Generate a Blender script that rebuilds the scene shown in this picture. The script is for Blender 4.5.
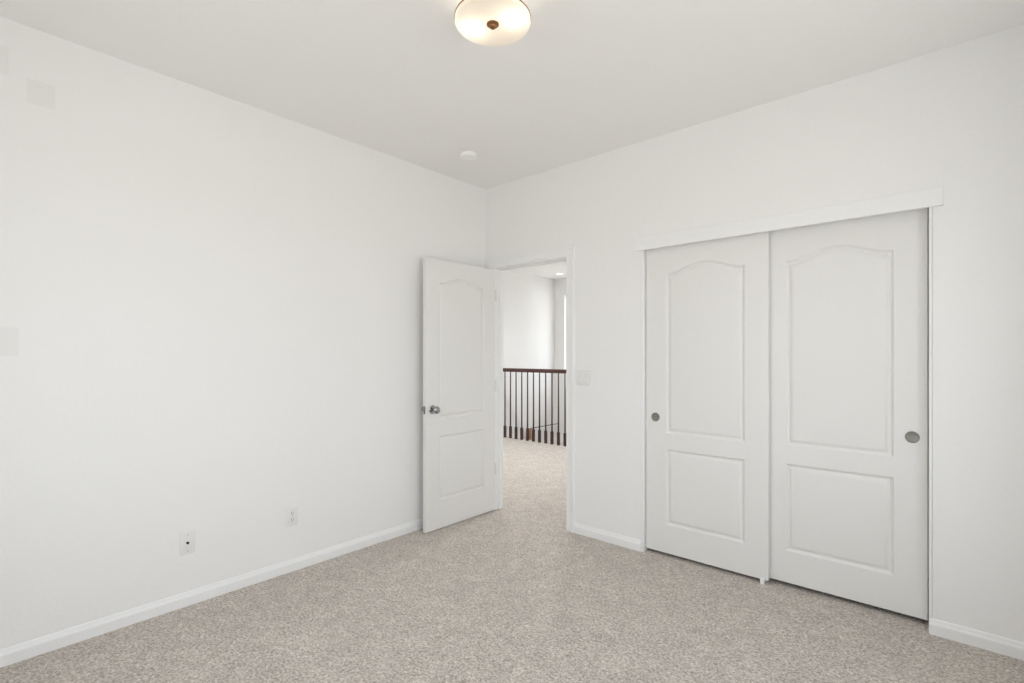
import bpy, bmesh, math
from mathutils import Vector, Matrix
PI = math.pi
S = bpy.context.scene
for o in list(bpy.data.objects):
    bpy.data.objects.remove(o, do_unlink=True)
COL = S.collection

# ------------------------------------------------------------------ camera
F_PX, YAW, CAMH, Y0 = 496.714, 0.72084958, 1.3184, 354.865
cd = bpy.data.cameras.new('camera'); cam = bpy.data.objects.new('camera', cd); COL.objects.link(cam)
cam.location = (2.9931, -3.0586, CAMH)
cam.rotation_euler = (PI/2, 0, YAW)
cd.sensor_width = 36.0; cd.sensor_fit = 'HORIZONTAL'
cd.lens = F_PX/1024*36.0
cd.shift_y = (Y0-341.5)/1024
cd.clip_start = 0.05
S.camera = cam

# ------------------------------------------------------------------ world, exposure
W = bpy.data.worlds.new('sky'); S.world = W; W.use_nodes = True
bg = W.node_tree.nodes['Background']
bg.inputs[1].default_value = 4.5
_n, _l = W.node_tree.nodes, W.node_tree.links
_tc = _n.new('ShaderNodeTexCoord'); _sx = _n.new('ShaderNodeSeparateXYZ'); _rp = _n.new('ShaderNodeValToRGB')
_mr = _n.new('ShaderNodeMapRange'); _mr.inputs[1].default_value = -1; _mr.inputs[2].default_value = 1
_l.new(_tc.outputs['Generated'], _sx.inputs[0]); _l.new(_sx.outputs[2], _mr.inputs[0]); _l.new(_mr.outputs[0], _rp.inputs[0]); _l.new(_rp.outputs[0], bg.inputs[0])
_e = _rp.color_ramp.elements
_e[0].position = .0; _e[0].color = (.66, .645, .62, 1); _e[1].position = 1; _e[1].color = (.80, .90, 1.0, 1)
for _p, _c in ((.47, (.78, .765, .74, 1)), (.52, (.93, .96, 1.0, 1))):
    _k = _e.new(_p); _k.color = _c
S.view_settings.view_transform = 'Standard'; S.view_settings.look = 'None'
S.view_settings.exposure = 0.0; S.view_settings.gamma = 1.0
S.view_settings.use_curve_mapping = False
try:
    S.cycles.max_bounces = 14; S.cycles.diffuse_bounces = 10
except Exception: pass

RX, RY, H, WT = 3.50, -3.55, 2.74, 0.092       # room extents, ceiling, wall thickness
HX, HY = -2.58, 4.50                          # hall far walls
WIN1 = (-2.95, -1.60, 0.75, 2.20)             # right wall window  y0,y1,z0,z1
WIN5 = (-1.38, -0.72, 0.75, 2.20)        # second right wall window, unseen, added for directional side light
WIN2 = (1.0, 2.0, 0.85, 2.15)                 # rear wall window, unseen, added as fill light   x0,x1,z0,z1
WIN3 = (-2.352, -1.7, 0.7, 2.42)              # hall window        x0,x1,z0,z1

def portal(name, loc, rot, sx, sy):           # guides daylight sampling through a window opening
    l = bpy.data.lights.new(name, 'AREA'); l.shape = 'RECTANGLE'; l.size = sx; l.size_y = sy
    l.cycles.is_portal = True
    o = bpy.data.objects.new(name, l); COL.objects.link(o); o.location = loc; o.rotation_euler = rot
portal('daylight_portal', (RX+WT+.01, (WIN1[0]+WIN1[1])/2, (WIN1[2]+WIN1[3])/2), (PI/2, 0, PI/2), WIN1[1]-WIN1[0], WIN1[3]-WIN1[2])
portal('daylight_portal', (RX+WT+.01, (WIN5[0]+WIN5[1])/2, (WIN5[2]+WIN5[3])/2), (PI/2, 0, PI/2), WIN5[1]-WIN5[0], WIN5[3]-WIN5[2])
portal('daylight_portal', ((WIN2[0]+WIN2[1])/2, RY-WT-.01, (WIN2[2]+WIN2[3])/2), (PI/2, 0, 0), WIN2[1]-WIN2[0], WIN2[3]-WIN2[2])
portal('daylight_portal', ((WIN3[0]+WIN3[1])/2, HY+WT+.01, (WIN3[2]+WIN3[3])/2), (PI/2, 0, PI), WIN3[1]-WIN3[0], WIN3[3]-WIN3[2])
portal('daylight_portal', (-.3, HY+WT+.01, 1.545), (PI/2, 0, PI), 1.0, 1.69)

# ------------------------------------------------------------------ materials
def mat(name, col, rough=.5, metal=0.0, bump=None, spec=None):
    m = bpy.data.materials.new(name); m.use_nodes = True
    n = m.node_tree.nodes; l = m.node_tree.links; b = n['Principled BSDF']
    b.inputs['Base Color'].default_value = (*col, 1); b.inputs['Roughness'].default_value = rough
    b.inputs['Metallic'].default_value = metal
    if spec is not None: b.inputs['Specular IOR Level'].default_value = spec
    if bump:
        sc, st, dist = bump
        tc = n.new('ShaderNodeTexCoord'); t = n.new('ShaderNodeTexNoise'); t.inputs['Scale'].default_value = sc
        t.inputs['Detail'].default_value = 3
        bp = n.new('ShaderNodeBump'); bp.inputs['Strength'].default_value = st; bp.inputs['Distance'].default_value = dist
        l.new(tc.outputs['Object'], t.inputs['Vector']); l.new(t.outputs[0], bp.inputs['Height']); l.new(bp.outputs[0], b.inputs['Normal'])
    return m

WALLC = (0.877, 0.877, 0.870)
M_wall = mat('wall_paint', WALLC, .75, bump=(55, .22, .004), spec=.25)
M_ceil = mat('ceiling_paint', (0.886, 0.885, 0.877), .85, bump=(60, .2, .004), spec=.15)
M_trim = mat('trim_paint', (0.88, 0.885, 0.885), .42, bump=(90, .03, .002), spec=.4)
M_door = mat('door_paint', (0.815, 0.812, 0.795), .40, bump=(120, .04, .002), spec=.4)
M_plate = mat('white_plastic', (0.82, 0.82, 0.81), .35)
M_white = mat('bright_white_plastic', (0.93, 0.93, 0.92), .3)
M_dark = mat('dark_void', (0.02, 0.02, 0.02), .6)
M_chrome = mat('chrome', (0.38, 0.38, 0.38), .10, 1.0)
M_nickel = mat('satin_nickel', (0.30, 0.30, 0.275), .34, 1.0, bump=(400, .05, .0005))
M_hinge = mat('hinge_metal', (0.80, 0.79, 0.76), .4, .1)
M_bronze = mat('aged_bronze', (0.30, 0.15, 0.07), .32, .9)
M_nylon = mat('white_nylon', (0.92, 0.92, 0.94), .35)

# wall_left paint has a few faint touched-up rectangles of slightly darker paint
def patch_paint():
    m = mat('wall_paint_touched_up', WALLC, .75, bump=(55, .22, .004), spec=.25)
    n = m.node_tree.nodes; l = m.node_tree.links; b = n['Principled BSDF']
    tc = n.new('ShaderNodeTexCoord'); sx = n.new('ShaderNodeSeparateXYZ'); l.new(tc.outputs['Object'], sx.inputs[0])
    def M(op, a, v=None):
        k = n.new('ShaderNodeMath'); k.operation = op
        for i, q in enumerate((a, v)):
            if q is None: continue
            if isinstance(q, (int, float)): k.inputs[i].default_value = q
            else: l.new(q, k.inputs[i])
        return k.outputs[0]
    tot = None
    for y0, y1, z0, z1 in ((-2.83, -2.74, 2.41, 2.516), (-3.0, -2.854, 1.314, 1.435), (-2.97, -2.885, 2.50, 2.62)):
        a = M('MULTIPLY', M('GREATER_THAN', sx.outputs[1], y0), M('LESS_THAN', sx.outputs[1], y1))
        c = M('MULTIPLY', M('GREATER_THAN', sx.outputs[2], z0), M('LESS_THAN', sx.outputs[2], z1))
        a = M('MULTIPLY', a, c); tot = a if tot is None else M('ADD', tot, a)
    mx = n.new('ShaderNodeMix'); mx.data_type = 'RGBA'
    l.new(tot, mx.inputs[0]); mx.inputs[6].default_value = (*WALLC, 1)
    mx.inputs[7].default_value = (WALLC[0]*.96, WALLC[1]*.957, WALLC[2]*.955, 1)
    l.new(mx.outputs[2], b.inputs['Base Color'])
    return m
M_wallp = patch_paint()

def carpet():
    m = bpy.data.materials.new('carpet'); m.use_nodes = True
    n = m.node_tree.nodes; l = m.node_tree.links; b = n['Principled BSDF']
    b.inputs['Roughness'].default_value = 1.0; b.inputs['Specular IOR Level'].default_value = .05
    b.inputs['Sheen Weight'].default_value = .25; b.inputs['Sheen Roughness'].default_value = .6
    tc = n.new('ShaderNodeTexCoord')
    def noise(sc, det=2, rough=.5, dist=0):
        t = n.new('ShaderNodeTexNoise'); t.inputs['Scale'].default_value = sc; t.inputs['Detail'].default_value = det
        t.inputs['Roughness'].default_value = rough; t.inputs['Distortion'].default_value = dist
        l.new(tc.outputs['Object'], t.inputs['Vector']); return t.outputs[0]
    def ramp(src, stops):
        r = n.new('ShaderNodeValToRGB'); l.new(src, r.inputs[0])
        r.color_ramp.elements[0].position = stops[0][0]; r.color_ramp.elements[0].color = (*stops[0][1], 1)
        r.color_ramp.elements[1].position = stops[-1][0]; r.color_ramp.elements[1].color = (*stops[-1][1], 1)
        for p, c in stops[1:-1]:
            e = r.color_ramp.elements.new(p); e.color = (*c, 1)
        return r.outputs[0]
    fine = noise(220, 3, .7); mid = noise(92, 3, .75)
    av = n.new('ShaderNodeMix'); av.data_type = 'FLOAT'; av.inputs[0].default_value = .6; l.new(fine, av.inputs[2]); l.new(mid, av.inputs[3])
    fine = av.outputs[0]
    c1 = ramp(fine, [(.36, (.195, .158, .125)), (.5, (.525, .466, .410)), (.64, (.84, .78, .715))])
    big = noise(9, 3, .6, .8)
    c2 = ramp(big, [(.35, (.90, .90, .90)), (.65, (1.06, 1.06, 1.06))])
    mx = n.new('ShaderNodeMix'); mx.data_type = 'RGBA'; mx.blend_type = 'MULTIPLY'; mx.inputs[0].default_value = 1
    l.new(c1, mx.inputs[6]); l.new(c2, mx.inputs[7])
    l.new(mx.outputs[2], b.inputs['Base Color'])
    bp = n.new('ShaderNodeBump'); bp.inputs['Strength'].default_value = .75; bp.inputs['Distance'].default_value = .008
    l.new(fine, bp.inputs['Height'])
    bp2 = n.new('ShaderNodeBump'); bp2.inputs['Strength'].default_value = .5; bp2.inputs['Distance'].default_value = .02
    l.new(big, bp2.inputs['Height']); l.new(bp.outputs[0], bp2.inputs['Normal']); l.new(bp2.outputs[0], b.inputs['Normal'])
    return m
M_carpet = carpet()

def wood():
    m = bpy.data.materials.new('cherry_wood'); m.use_nodes = True
    n = m.node_tree.nodes; l = m.node_tree.links; b = n['Principled BSDF']; b.inputs['Roughness'].default_value = .32
    tc = n.new('ShaderNodeTexCoord'); mp = n.new('ShaderNodeMapping'); mp.inputs['Scale'].default_value = (30, 30, 4)
    t = n.new('ShaderNodeTexNoise'); t.inputs['Scale'].default_value = 2; t.inputs['Detail'].default_value = 4
    r = n.new('ShaderNodeValToRGB'); r.color_ramp.elements[0].color = (.028, .008, .006, 1); r.color_ramp.elements[1].color = (.075, .019, .012, 1)
    l.new(tc.outputs['Object'], mp.inputs[0]); l.new(mp.outputs[0], t.inputs['Vector']); l.new(t.outputs[0], r.inputs[0]); l.new(r.outputs[0], b.inputs['Base Color'])
    return m
M_wood = wood()
M_wood2 = mat('pale_oak', (.33, .19, .11), .4, bump=(80, .1, .002))

# ------------------------------------------------------------------ helpers
def link(name, bm, m, parent=None, smooth=False, loc=None, rot=None):
    bmesh.ops.recalc_face_normals(bm, faces=bm.faces)
    me = bpy.data.meshes.new(name); bm.to_mesh(me); bm.free()
    if smooth:
        for p in me.polygons: p.use_smooth = True
        try: me.set_sharp_from_angle(angle=math.radians(35))
        except Exception: pass
    me.materials.append(m)
    o = bpy.data.objects.new(name, me); COL.objects.link(o)
    if parent: o.parent = parent
    if loc: o.location = loc
    if rot: o.rotation_euler = rot
    return o
def tag(o, label, cat, kind=None, group=None):
    o['label'] = label; o['category'] = cat
    if kind: o['kind'] = kind
    if group: o['group'] = group
    return o
def thing(name, label, cat, loc, rotz=0, kind=None, group=None):
    o = bpy.data.objects.new(name, None); COL.objects.link(o); o.location = loc; o.rotation_euler = (0, 0, rotz)
    o.empty_display_size = .1
    return tag(o, label, cat, kind, group)
def box(bm, x0, x1, y0, y1, z0, z1, bev=0, seg=2):
    vs = [bm.verts.new(p) for p in ((x0,y0,z0),(x1,y0,z0),(x1,y1,z0),(x0,y1,z0),(x0,y0,z1),(x1,y0,z1),(x1,y1,z1),(x0,y1,z1))]
    fs = [bm.faces.new([vs[i] for i in f]) for f in ((0,3,2,1),(4,5,6,7),(0,1,5,4),(1,2,6,5),(2,3,7,6),(3,0,4,7))]
    if bev:
        es = list({e for f in fs for e in f.edges})
        bmesh.ops.bevel(bm, geom=es, offset=bev, segments=seg, affect='EDGES', profile=.5)
    return bm
def boxbm(*a, **k): return box(bmesh.new(), *a, **k)
def lathe(bm, prof, seg=48, axis='Z', c=(0,0,0)):
    """prof: list of (r, h). axis = direction of h"""
    rings = []
    def P(r, h, a):
        u, v = r*math.cos(a), r*math.sin(a)
        p = {'Z': (u, v, h), '-Y': (u, -h, v), 'X': (h, u, v), '-Z': (u, v, -h)}[axis]
        return (p[0]+c[0], p[1]+c[1], p[2]+c[2])
    for r, h in prof:
        if r < 1e-6: rings.append([bm.verts.new(P(0, h, 0))])
        else: rings.append([bm.verts.new(P(r, h, 2*PI*i/seg)) for i in range(seg)])
    for a, b in zip(rings, rings[1:]):
        for i in range(seg):
            j = (i+1) % seg
            q = []
            for v in ((a[i] if len(a) > 1 else a[0]), (a[j] if len(a) > 1 else a[0]), (b[j] if len(b) > 1 else b[0]), (b[i] if len(b) > 1 else b[0])):
                if v not in q: q.append(v)
            if len(q) >= 3:
                try: bm.faces.new(q)
                except ValueError: pass
    return bm
def slab(axis, a0, a1, u0, u1, v0, v1, holes=()):
    """solid slab, thickness a0..a1 along axis, spanning u,v with rectangular holes; one clean mesh.
       axis 'x': (u,v)=(y,z)   'y': (u,v)=(x,z)   'z': (u,v)=(x,y)"""
    us = sorted({u0, u1, *[h[0] for h in holes], *[h[1] for h in holes]}); us = [u for u in us if u0 <= u <= u1]
    vs = sorted({v0, v1, *[h[2] for h in holes], *[h[3] for h in holes]}); vs = [v for v in vs if v0 <= v <= v1]
    def solid(i, j):
        if i < 0 or j < 0 or i >= len(us)-1 or j >= len(vs)-1: return False
        cu, cv = (us[i]+us[i+1])/2, (vs[j]+vs[j+1])/2
        return not any(h[0] < cu < h[1] and h[2] < cv < h[3] for h in holes)
    bm = bmesh.new(); cache = {}
    def V(a, u, v):
        k = (a, u, v)
        if k not in cache:
            cache[k] = bm.verts.new({'x': (a, u, v), 'y': (u, a, v), 'z': (u, v, a)}[axis])
        return cache[k]
    for i in range(len(us)-1):
        for j in range(len(vs)-1):
            if not solid(i, j): continue
            A, B, Cc, D = us[i], us[i+1], vs[j], vs[j+1]
            for a in (a0, a1): bm.faces.new((V(a,A,Cc), V(a,B,Cc), V(a,B,D), V(a,A,D)))
            if not solid(i-1, j): bm.faces.new((V(a0,A,Cc), V(a1,A,Cc), V(a1,A,D), V(a0,A,D)))
            if not solid(i+1, j): bm.faces.new((V(a0,B,Cc), V(a1,B,Cc), V(a1,B,D), V(a0,B,D)))
            if not solid(i, j-1): bm.faces.new((V(a0,A,Cc), V(a1,A,Cc), V(a1,B,Cc), V(a0,B,Cc)))
            if not solid(i, j+1): bm.faces.new((V(a0,A,D), V(a1,A,D), V(a1,B,D), V(a0,B,D)))
    return bm
def sweep(bm, path, prof, to3, cap=True):
    """path: 2D points; prof: (offset to the left-hand normal, height). to3(u,v,h)->xyz ; mitred."""
    n = len(path); rings = []
    for i in range(n):
        p = Vector(path[i])
        d0 = (p-Vector(path[i-1])).normalized() if i > 0 else None
        d1 = (Vector(path[i+1])-p).normalized() if i < n-1 else None
        n0 = Vector((-d0.y, d0.x)) if d0 else None; n1 = Vector((-d1.y, d1.x)) if d1 else None
        if n0 is None: nn = n1
        elif n1 is None: nn = n0
        else: nn = (n0+n1)/(1+n0.dot(n1))
        rings.append([bm.verts.new(to3(p.x+nn.x*o, p.y+nn.y*o, h)) for o, h in prof])
    for a, b in zip(rings, rings[1:]):
        for i in range(len(prof)):
            j = (i+1) % len(prof); bm.faces.new((a[i], a[j], b[j], b[i]))
    if cap: bm.faces.new(rings[0]); bm.faces.new(rings[-1])
    return bm

# ------------------------------------------------------------------ room shell
DX0, DX1, DZ = .117, .849, 2.043        # clear doorway between jambs
CX0, CX1, CZ = 1.457, 2.937, 2.07       # closet opening in the wall
JT = .02
def structure(name, bm, m, label, cat, **k): return tag(link(name, bm, m, **k), label, cat, 'structure')

structure('floor', slab('z', -.30, .008, HX-.12, RX+.12, RY-.12, HY+.12, holes=[(HX-.2, .25, 2.87, HY+.2), (HX-.12, -.12, RY-.12, 0), (1.42, RX+.12, .87, HY+.12)]), M_carpet,
    'beige cut-pile carpet running from the bedroom out into the hall', 'floor')
structure('ceiling', slab('z', H, H+.15, HX-.12, RX+.12, RY-.12, HY+.12, holes=[(HX-.12, -.12, RY-.12, 0)]), M_ceil,
    'off-white painted ceiling over the bedroom and hall', 'ceiling')
structure('wall_left', slab('x', -.12, 0, RY-.12, .0, 0, H), M_wallp,
    'plain white wall on the left with two low outlets and faint touched-up patches', 'wall')
structure('wall_back', slab('y', 0, WT, HX-.12, RX+.12, 0, H, holes=[(DX0-JT, DX1+JT, 0, DZ+JT), (CX0, CX1, 0, CZ)]), M_wall,
    'white wall holding the hall doorway and the sliding closet doors', 'wall')
structure('wall_right', slab('x', RX, RX+WT, RY-.12, 0, 0, H, holes=[WIN1, WIN5]), M_wall,
    'white bedroom wall to the right of the closet, out of frame', 'wall')
structure('wall_rear', slab('y', RY-WT, RY, 0, RX, 0, H, holes=[WIN2]), M_wall,
    'white bedroom wall behind the viewpoint', 'wall')
structure('wall_hall_left', slab('x', HX-.12, HX, WT, HY+.12, -1.0, H), M_wall,
    'white hall wall running back beyond the wooden railing', 'wall')
structure('wall_hall_far', slab('y', HY, HY+WT, HX, 1.42, -1.0, H, holes=[WIN3, (-.8, .2, .7, 2.39)]), M_wall,
    'far white hall wall with the bright window', 'wall')
structure('wall_hall_right', slab('x', 1.30, 1.42, WT, HY, 0, H), M_wall,
    'white hall wall right of the doorway, hidden behind the bedroom wall', 'wall')
bm = slab('y', .75, .87, 1.42, 3.12, 0, H); box(bm, 3.0, 3.12, WT, .75, 0, H)
structure('wall_closet', bm, M_wall, 'inner white walls of the closet behind the sliding doors', 'wall')
bm = boxbm(HX, .25, 2.87, HY, -1.0, -.95)
structure('floor_landing', bm, M_carpet, 'carpeted stair landing below the wooden railing', 'floor')
bm = boxbm(HX, .25, 2.80, 2.87, -.95, -.3); box(bm, .25, .32, 2.87, HY, -.95, -.3)
structure('wall_stairwell', bm, M_wall, 'white stairwell sides below the hall floor', 'wall')

def window(name, label, axis, a, u0, u1, z0, z1):
    bm = bmesh.new(); w = .032
    def B(ua, ub, za, zb, t0=-.03, t1=.03):
        if axis == 'x': box(bm, a+t0, a+t1, ua, ub, za, zb, .004)
        else: box(bm, ua, ub, a+t0, a+t1, za, zb, .004)
    B(u0, u0+w, z0, z1); B(u1-w, u1, z0, z1); B(u0+w, u1-w, z0, z0+w); B(u0+w, u1-w, z1-w, z1)
    mid = (u0+u1)/2; B(mid-.025, mid+.025, z0+w, z1-w, -.02, .02)
    return structure(name, bm, M_trim, label, 'window')
window('window_1', 'white-framed bedroom window on the right wall, out of frame', 'x', RX+.07, *WIN1)
window('added_window_5', 'narrow white-framed window on the right wall near the closet, added out of frame for side light', 'x', RX+.07, *WIN5)
window('added_window_2', 'white-framed window added behind the viewpoint as fill light', 'y', RY-.07, *WIN2)
window('window_3', 'bright white-framed window seen as a sliver at the doorway edge', 'y', HY+.09, *WIN3)
window('added_window_4', 'white-framed window added out of view in the hall to brighten it', 'y', HY+.09, -.8, .2, .7, 2.39)  # unseen opening, added to let more daylight into the hall

# baseboards
BP = [(0, 0), (.0125, 0), (.013, .052), (.0122, .057), (.0075, .066), (.0055, .074), (.003, .0795), (0, .0805)]
def baseboard(name, path, label):
    bm = sweep(bmesh.new(), path, BP, lambda u, v, h: (u, v, h))
    return structure(name, bm, M_trim, label, 'baseboard')
# path is walked so that the left-hand normal points into the room
baseboard('baseboard_left', [(0, -.014), (0, RY)], 'white baseboard along the foot of the long left wall')
baseboard('baseboard_back', [(CX0-.002, 0), (.925, 0)], 'short white baseboard between the doorway and the closet')
baseboard('baseboard_right', [(RX, RY), (RX, 0), (CX1-.012, 0)], 'white baseboard right of the closet along the wall foot')
baseboard('baseboard_rear', [(0, RY), (RX-.014, RY)], 'white baseboard behind the viewpoint')
baseboard('baseboard_hall_left', [(HX, 2.86), (HX, WT)], 'white baseboard along the hall left wall')
baseboard('baseboard_hall_front', [(HX+.014, WT), (.04, WT)], 'white baseboard on the hall side of the bedroom wall')

# door casing (mitred), both faces of the wall
CP = [(0, 0), (0, .009), (.006, .013), (.012, .013), (.016, .0105), (.045, .014), (.056, .0175), (.068, .0175), (.073, .013), (.073, 0)]
def casing(name, yf, sgn, label):
    path = [(DX0-.004, 0), (DX0-.004, DZ+.004), (DX1+.004, DZ+.004), (DX1+.004, 0)]
    bm = sweep(bmesh.new(), path, CP, lambda u, v, h: (u, yf+sgn*h, v))
    return structure(name, bm, M_trim, label, 'door trim')
casing('trim_1', 0, -1, 'white moulded casing around the open doorway')
casing('trim_2', WT, 1, 'white moulded casing on the hall side of the doorway')
bm = bmesh.new()
box(bm, DX0-JT, DX0, 0, WT, 0, DZ+JT, .001, 1); box(bm, DX1, DX1+JT, 0, WT, 0, DZ+JT, .001, 1); box(bm, DX0, DX1, 0, WT, DZ, DZ+JT, .001, 1)
box(bm, DX0, DX0+.011, .042, .075, 0, DZ, .002, 1); box(bm, DX1-.011, DX1, .042, .075, 0, DZ, .002, 1); box(bm, DX0+.011, DX1-.011, .042, .075, DZ-.011, DZ, .002, 1)
structure('trim_3', bm, M_trim, 'white door jamb lining the open doorway', 'door jamb')
# closet jambs and valance
bm = bmesh.new()
box(bm, CX0, CX0+.013, -.002, .115, 0, CZ, .003); box(bm, CX1-.014, CX1-.0004, .003, .115, 0, CZ, .004)
structure('trim_4', bm, M_trim, 'narrow white jamb strips at both sides of the closet opening', 'closet jamb')
structure('trim_5', boxbm(1.408, 2.976, -.019, -.0002, 2.013, 2.097, .002), M_trim,
    'long flat white header board hiding the closet door track', 'closet header')
structure('trim_6', boxbm(CX0+.013, CX1-.013, .015, .11, 2.045, 2.068, .001), M_trim, 'closet door track tucked behind the header board', 'door track')

# ------------------------------------------------------------------ two-panel arched doors
PROF = [(0, 0), (.0012, .0025), (.0050, .0068), (.0095, .0110), (.0130, .0130), (.0165, .0130), (.0185, .0120), (.0240, .0080), (.0300, .0040), (.0340, .0022), (.0400, .0016)]
def outline(x0, x1, z0, z1, rise=0):
    pts = [(x0, z0), (x1, z0)]
    if not rise: return pts+[(x1, z1), (x0, z1)]
    N = 40; fl = .05
    pts.append((x1, z1))
    for i in range(N+1):
        t = i/N; xx = 1-fl-(1-2*fl)*t
        s = 1-abs(2*t-1)
        pts.append((x0+(x1-x0)*xx, z1+rise*(.5-.5*math.cos(PI*s))**.75))
    pts.append((x0, z1))
    return pts
def inset(pts, d):
    n = len(pts); out = []
    for i in range(n):
        p = Vector(pts[i]); a = (p-Vector(pts[i-1])).normalized(); b = (Vector(pts[(i+1) % n])-p).normalized()
        na, nb = Vector((-a.y, a.x)), Vector((-b.y, b.x))
        out.append(p+(na+nb)/(1+na.dot(nb))*d)
    return out
def door_leaf(w, z0, z1, th, sl, sr, lo, up, rise):
    bm = bmesh.new(); c = .0018
    for side in (0, 1):
        Y = (lambda d: d) if side == 0 else (lambda d: th-d)
        def loop(pts, d): return [bm.verts.new((p[0], Y(d), p[1])) for p in pts]
        outer = [(c, z0+c), (w-c, z0+c), (w-c, z1-c), (c, z1-c)]
        edges = []
        def close(vs):
            es = []
            for i in range(len(vs)):
                es.append(bm.edges.new((vs[i], vs[(i+1) % len(vs)])))
            return es
        ov = loop(outer, 0); edges += close(ov)
        for o in (outline(sl, w-sr, lo[0], lo[1]), outline(sl, w-sr, up[0], up[1], rise)):
            prev = loop(o, 0); edges += close(prev)
            for ins, d in PROF[1:]:
                cur = loop(inset(o, ins), d)
                for i in range(len(cur)):
                    j = (i+1) % len(cur); bm.faces.new((prev[i], prev[j], cur[j], cur[i]))
                prev = cur
            bm.faces.new(prev)
        bmesh.ops.triangle_fill(bm, use_beauty=True, edges=edges)
        sv = [bm.verts.new((x, Y(c), z)) for x, z in ((0, z0), (w, z0), (w, z1), (0, z1))]
        for i in range(4):
            j = (i+1) % 4; bm.faces.new((ov[i], ov[j], sv[j], sv[i]))
        if side == 0: s0 = sv
        else:
            for i in range(4):
                j = (i+1) % 4; bm.faces.new((s0[i], s0[j], sv[j], sv[i]))
    return bm
def flush_pull(parent, x, z):
    bm = lathe(bmesh.new(), [(0, .0006), (.019, .0007), (.0225, .0012), (.0240, .0030), (.0270, .0034), (.0290, .0024), (.0290, -.001)], 40, '-Y', (x, 0, z))
    o = link('flush_pull', bm, M_nickel, parent, smooth=True); o['label'] = 'round satin nickel flush pull'
    return o
LO, UP, RISE = (.213, .705), (.807, 1.846), .056
d2 = thing('door_2', 'left sliding closet door with two moulded panels, in front of the other', 'closet door', (1.474, .028, 0), kind='structure')
link('leaf', door_leaf(.748, .030, 2.04, .033, .139, .126, LO, UP, RISE), M_door, d2, smooth=True)
flush_pull(d2, .068, .909)
d3 = thing('door_3', 'right sliding closet door with two moulded panels, set behind the other', 'closet door', (2.166, .070, 0), kind='structure')
link('leaf', door_leaf(.752, .034, 2.04, .033, .136, .131, LO, UP, RISE), M_door, d3, smooth=True)
flush_pull(d3, .694, .915)
# small white nylon guide at the foot between the two closet doors
bm = bmesh.new(); box(bm, 2.180, 2.208, -.002, .066, 0, .006, .002); box(bm, 2.183, 2.205, .014, .0265, .006, .045, .003); box(bm, 2.183, 2.205, .0625, .0685, .006, .04, .002)
tag(link('door_guide', bm, M_nylon, smooth=True), 'small white plastic floor guide under the overlapping closet doors', 'door guide')

# hinged bedroom door, swung open against the left wall
LW = .733
d1 = thing('door_1', 'open white two-panel hinged door standing by the left wall', 'door', (.122, -.012-LW, 0), PI/2, kind='structure')
link('leaf', door_leaf(LW, .013, 2.035, .035, .125, .123, (.225, .708), (.838, 1.862), .052), M_door, d1, smooth=True)
def knob(sgn, y0):
    pr = [(0, 0), (.0325, 0), (.033, .003), (.029, .008), (.020, .0095), (.0115, .012), (.0105, .026), (.015, .031), (.024, .036), (.0285, .046), (.0265, .057), (.017, .064), (0, .066)]
    bm = lathe(bmesh.new(), [(r, h) for r, h in pr], 40, '-Y', (.062, 0, .912))
    if sgn < 0:
        for v in bm.verts: v.co.y = y0 - v.co.y
        bmesh.ops.reverse_faces(bm, faces=bm.faces)
    o = link('knob', bm, M_chrome, d1, smooth=True); o['label'] = 'round chrome door knob'
knob(1, 0)
knob(-1, .035)
bm = boxbm(-.0015, .001, .006, .029, .883, .941, .0008, 1); box(bm, -.008, 0, .012, .023, .905, .919, .002, 2)
o = link('latch_plate', bm, M_nickel, d1, smooth=True); o['label'] = 'satin metal latch plate on the door edge'
for z in (1.82, 1.06, .36):
    bm = lathe(bmesh.new(), [(0, -.050), (.004, -.049), (.0065, -.045), (.0065, .045), (.004, .049), (0, .050)], 16, 'Z', (LW+.007, -.004, z))
    box(bm, LW-.001, LW+.002, 0, .030, z-.045, z+.045)
    o = link('hinge', bm, M_hinge, d1, smooth=True); o['label'] = 'painted metal door hinge'

# ------------------------------------------------------------------ wall plates
def plate(bm, w, h): box(bm, -w/2, w/2, -.0055, 0, -h/2, h/2, .0025, 3)
def screw(parent, x, z):
    bm = lathe(bmesh.new(), [(0, 0), (.0030, 0), (.0030, .0008), (.002, .0013), (0, .0013)], 14, '-Y', (x, -.0055, z))
    link('screw', bm, M_plate_s, parent, smooth=True)
M_plate_s = mat('screw_head', (.55, .55, .53), .35, .3)
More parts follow.
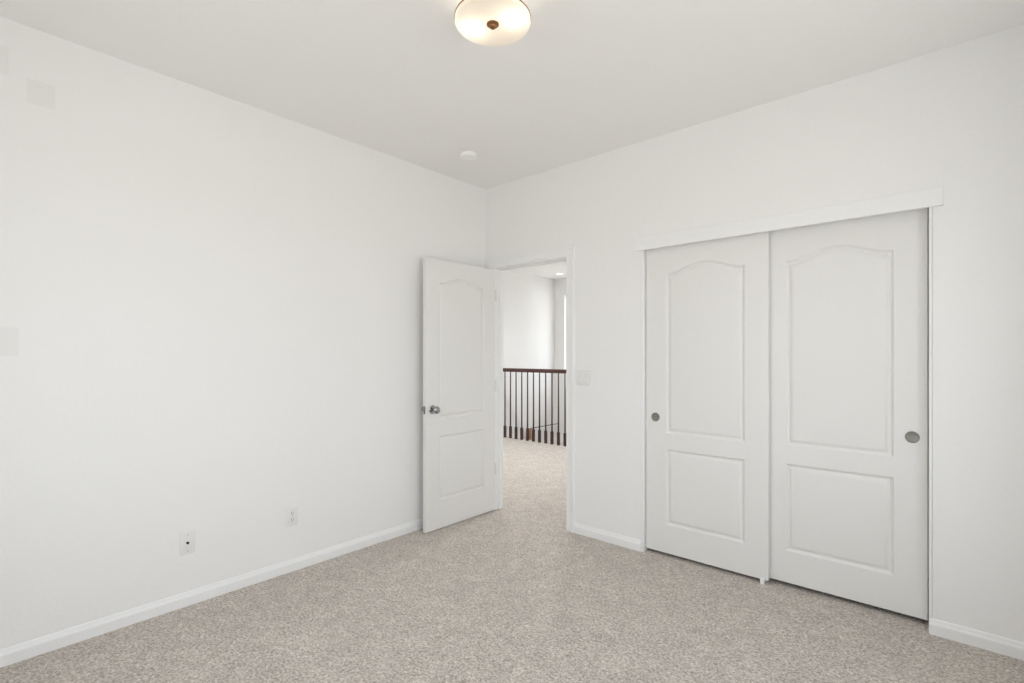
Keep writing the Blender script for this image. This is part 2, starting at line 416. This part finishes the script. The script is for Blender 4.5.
# (left wall plates face +x: rotate +90 deg)
t = thing('cable_wall_plate', 'white wall plate with one black jack, low on the left wall', 'wall plate', (0, -2.227, .336), PI/2)
bm = bmesh.new(); plate(bm, .070, .116); link('plate', bm, M_plate, t, smooth=True)
bm = lathe(bmesh.new(), [(0, .001), (.0045, .001), (.0045, .006), (.0062, .006), (.0062, 0)], 20, '-Y', (0, -.0055, 0))
link('jack', bm, M_dark, t, smooth=True)['label'] = 'black cable jack'
screw(t, 0, .042); screw(t, 0, -.042)
t = thing('power_outlet', 'white duplex power outlet on the left wall, nearer the open door', 'outlet', (0, -1.676, .340), PI/2)
bm = bmesh.new(); plate(bm, .070, .116); link('plate', bm, M_plate, t, smooth=True)
for s in (-1, 1):
    bm = bmesh.new()
    pts = []
    for i in range(32):
        a = 2*PI*i/32; pts.append((.0172*math.cos(a), max(-.0135, min(.0135, .0172*math.sin(a)))))
    f = [bm.verts.new((x, -.0072, z+s*.0195)) for x, z in pts]; b = [bm.verts.new((x, -.005, z+s*.0195)) for x, z in pts]
    bm.faces.new(f)
    for i in range(32): bm.faces.new((f[i], f[(i+1) % 32], b[(i+1) % 32], b[i]))
    r = link('receptacle', bm, M_plate, t)
    bm = bmesh.new(); zz = s*.0195
    box(bm, -.0078, -.0052, -.0076, -.0066, zz-.001, zz+.008); box(bm, .0052, .0078, -.0076, -.0066, zz, zz+.007); box(bm, -.0022, .0022, -.0076, -.0066, zz-.0095, zz-.005)
    link('slots', bm, M_dark, r)['label'] = 'dark plug slots'
screw(t, 0, 0)
t = thing('light_switch', 'white double rocker light switch between the doorway and the closet', 'light switch', (1.002, 0, 1.152))
bm = bmesh.new(); plate(bm, .118, .116); link('plate', bm, M_plate, t, smooth=True)
for s in (-1, 1):
    bm = bmesh.new(); x = s*.023
    y = [-.0058, -.0052, -.0102]
    A = [(x-.0165, -.033), (x+.0165, -.033), (x+.0165, 0), (x-.0165, 0), (x+.0165, .033), (x-.0165, .033)]
    dep = {-.033: -.0105, 0: -.0075, .033: -.0062}
    fr = [bm.verts.new((px, dep[pz], pz)) for px, pz in A]; bk = [bm.verts.new((px, -.004, pz)) for px, pz in A]
    bm.faces.new((fr[0], fr[1], fr[2], fr[3])); bm.faces.new((fr[3], fr[2], fr[4], fr[5]))
    ring = [0, 1, 2, 4, 5, 3]
    for i in range(6):
        a, b = ring[i], ring[(i+1) % 6]; bm.faces.new((fr[a], fr[b], bk[b], bk[a]))
    link('rocker', bm, M_plate, t)
    for sz in (-1, 1): screw(t, x, sz*.048)

# ------------------------------------------------------------------ ceiling things
t = thing('smoke_detector', 'small round white smoke detector on the ceiling near the corner', 'smoke detector', (.454, -.630, H))
bm = lathe(bmesh.new(), [(0, 0), (.052, 0), (.053, .002), (.053, .008), (.052, .010), (0, .010)], 48, '-Z'); link('base', bm, M_plate, t, smooth=True)
bm = lathe(bmesh.new(), [(.050, .010), (.0600, .0105), (.0605, .014), (.0605, .024), (.057, .031), (.046, .036), (.022, .0375), (.021, .0345), (0, .0345)], 48, '-Z'); link('cover', bm, M_white, t, smooth=True)
bm = lathe(bmesh.new(), [(0, .034), (.0075, .034), (.0075, .0385), (.006, .0395), (0, .0395)], 20, '-Z', (.034, 0, 0)); link('test_button', bm, M_plate, t, smooth=True)

LX, LY = 1.664, -1.659
t = thing('ceiling_light', 'lit round frosted glass ceiling light with a bronze centre finial', 'ceiling light', (LX, LY, H))
# h measured downward from the ceiling
bm = lathe(bmesh.new(), [(0, 0), (.085, 0), (.087, .004), (.085, .022), (.078, .027), (.016, .029), (.009, .034), (.009, .139), (0, .139)], 48, '-Z')
link('canopy', bm, M_bronze, t, smooth=True)
def glassmat():
    m = bpy.data.materials.new('frosted_glass'); m.use_nodes = True
    n = m.node_tree.nodes; l = m.node_tree.links; n.clear()
    o = n.new('ShaderNodeOutputMaterial'); tr = n.new('ShaderNodeBsdfTranslucent'); df = n.new('ShaderNodeBsdfPrincipled')
    tr.inputs[0].default_value = (.96, .93, .85, 1)
    df.inputs['Base Color'].default_value = (.9, .86, .8, 1); df.inputs['Roughness'].default_value = .3
    mx = n.new('ShaderNodeMixShader'); mx.inputs[0].default_value = .3
    l.new(tr.outputs[0], mx.inputs[1]); l.new(df.outputs[0], mx.inputs[2]); l.new(mx.outputs[0], o.inputs[0])
    return m
RG = .1465
pr = [(RG*.985, .118), (RG, .121), (RG*1.0, .129), (RG*.985, .134), (RG*.94, .1360), (RG*.8, .1368), (RG*.6, .1372), (RG*.35, .1375), (.01, .1375)]
bm = lathe(bmesh.new(), pr, 64, '-Z')
link('glass_shade', bm, glassmat(), t, smooth=True)['label'] = 'glowing frosted glass bowl'
bm = lathe(bmesh.new(), [(RG*.985, .116), (RG+.0015, .116), (RG+.002, .118), (RG+.001, .1205), (RG*.985, .1195), (RG*.985, .116)], 64, '-Z')
link('rim', bm, M_bronze, t, smooth=True)['label'] = 'thin bronze rim'
bm = lathe(bmesh.new(), [(0, .134), (.020, .1345), (.0240, .1375), (.0240, .141), (.021, .1435), (.0155, .145), (.0140, .149), (.0105, .153), (.005, .156), (0, .1565)], 32, '-Z')
link('finial', bm, M_bronze, t, smooth=True)['label'] = 'bronze finial in the centre of the glass'
M_bulb = bpy.data.materials.new('bulb_glow'); M_bulb.use_nodes = True
nb = M_bulb.node_tree.nodes['Principled BSDF']; nb.inputs['Emission Color'].default_value = (1, .88, .72, 1); nb.inputs['Emission Strength'].default_value = 26
for k, s in enumerate((-1, 1)):
    dx, dy = s*.082*math.cos(YAW-.33), s*.082*math.sin(YAW-.33)
    bm = lathe(bmesh.new(), [(0, .069), (.008, .070), (.016, .075), (.018, .082), (.016, .089), (.008, .094), (0, .095)], 20, '-Z', (dx, dy, 0))
    link('bulb', bm, M_bulb, t, smooth=True)

M_can = bpy.data.materials.new('downlight_glow'); M_can.use_nodes = True
nb = M_can.node_tree.nodes['Principled BSDF']; nb.inputs['Emission Color'].default_value = (1, .95, .88, 1); nb.inputs['Emission Strength'].default_value = 5
HALL_W = 19
for lx, ly, lab in ((-2.13, 4.04, 'small glowing recessed downlight in the hall ceiling, seen through the doorway'),
                    (-1.45, 1.7, 'added unseen downlight in the hall ceiling above the railing side'),  # this one and the next are unseen, added to brighten the hall floor
                    (-.2, 1.7, 'added unseen downlight in the hall ceiling nearest the doorway')):
    t = thing('recessed_light', lab, 'recessed light', (lx, ly, H), group='recessed hall downlights')
    bm = lathe(bmesh.new(), [(.052, .0), (.078, .0), (.080, .003), (.074, .007), (.058, .007), (.052, .003), (.052, .0)], 40, '-Z'); link('trim_ring', bm, M_plate, t, smooth=True)
    bm = lathe(bmesh.new(), [(0, .004), (.03, .0035), (.053, .002), (.053, .0), (0, .0)], 32, '-Z'); link('lens', bm, M_can, t, smooth=True)['label'] = 'glowing lens'
    L = bpy.data.lights.new('downlight', 'AREA'); L.shape = 'DISK'; L.size = .1; L.energy = HALL_W if ly < 3 else .5; L.color = (.95, .98, 1); L.spread = 2.6
    lo = bpy.data.objects.new('downlight', L); COL.objects.link(lo); lo.location = (lx, ly, H-.006)

# ------------------------------------------------------------------ hall railing
RYY = 2.80
t = thing('stair_railing', 'dark cherry wood railing with slim balusters across the hall', 'railing', (-1.165, RYY, 0))
def rx(x): return x+1.165
hp = [(-.030, 1.052), (.030, 1.052), (.033, 1.064), (.033, 1.088), (.026, 1.102), (.012, 1.109), (-.012, 1.109), (-.026, 1.102), (-.033, 1.088), (-.033, 1.064)]
bm = bmesh.new(); A = [bm.verts.new((rx(HX+.001), y, z)) for y, z in hp]; B = [bm.verts.new((rx(.25), y, z)) for y, z in hp]
bm.faces.new(A); bm.faces.new(B)
for i in range(len(hp)): j = (i+1) % len(hp); bm.faces.new((A[i], A[j], B[j], B[i]))
link('handrail', bm, M_wood, t, smooth=True)
x = -2.302-2*.1161; k = 0
while x < .2:
    bm = boxbm(-.0175, .0175, -.0175, .0175, 0, .192, .002, 1)
    lathe(bm, [(.0172, .192), (.014, .200), (.0115, .206), (.0132, .213), (.0122, .225), (.0105, .60), (.0095, .95), (.0092, 1.056)], 16)
    link('baluster', bm, M_wood, t, smooth=True, loc=(rx(x), 0, 0)); x += .1161
bm = boxbm(rx(.25)-.045, rx(.25)+.045, -.045, .045, 0, 1.16, .003, 1); box(bm, rx(.25)-.055, rx(.25)+.055, -.055, .055, 1.16, 1.19, .006)
link('newel_post', bm, M_wood, t, smooth=True)
t = thing('stair_handrail', 'thin dark handrail and pale post glimpsed low behind the hall railing', 'handrail', (-2.50, 3.66, -.95))
bm = boxbm(-.028, .028, -.028, .028, 0, .985, .004); link('post', bm, M_wood2, t, smooth=True)['label'] = 'pale wooden post'
bm = boxbm(-.014, .014, .02, HY-3.66, .978, .988, .003); link('rail', bm, M_wood, t, smooth=True)
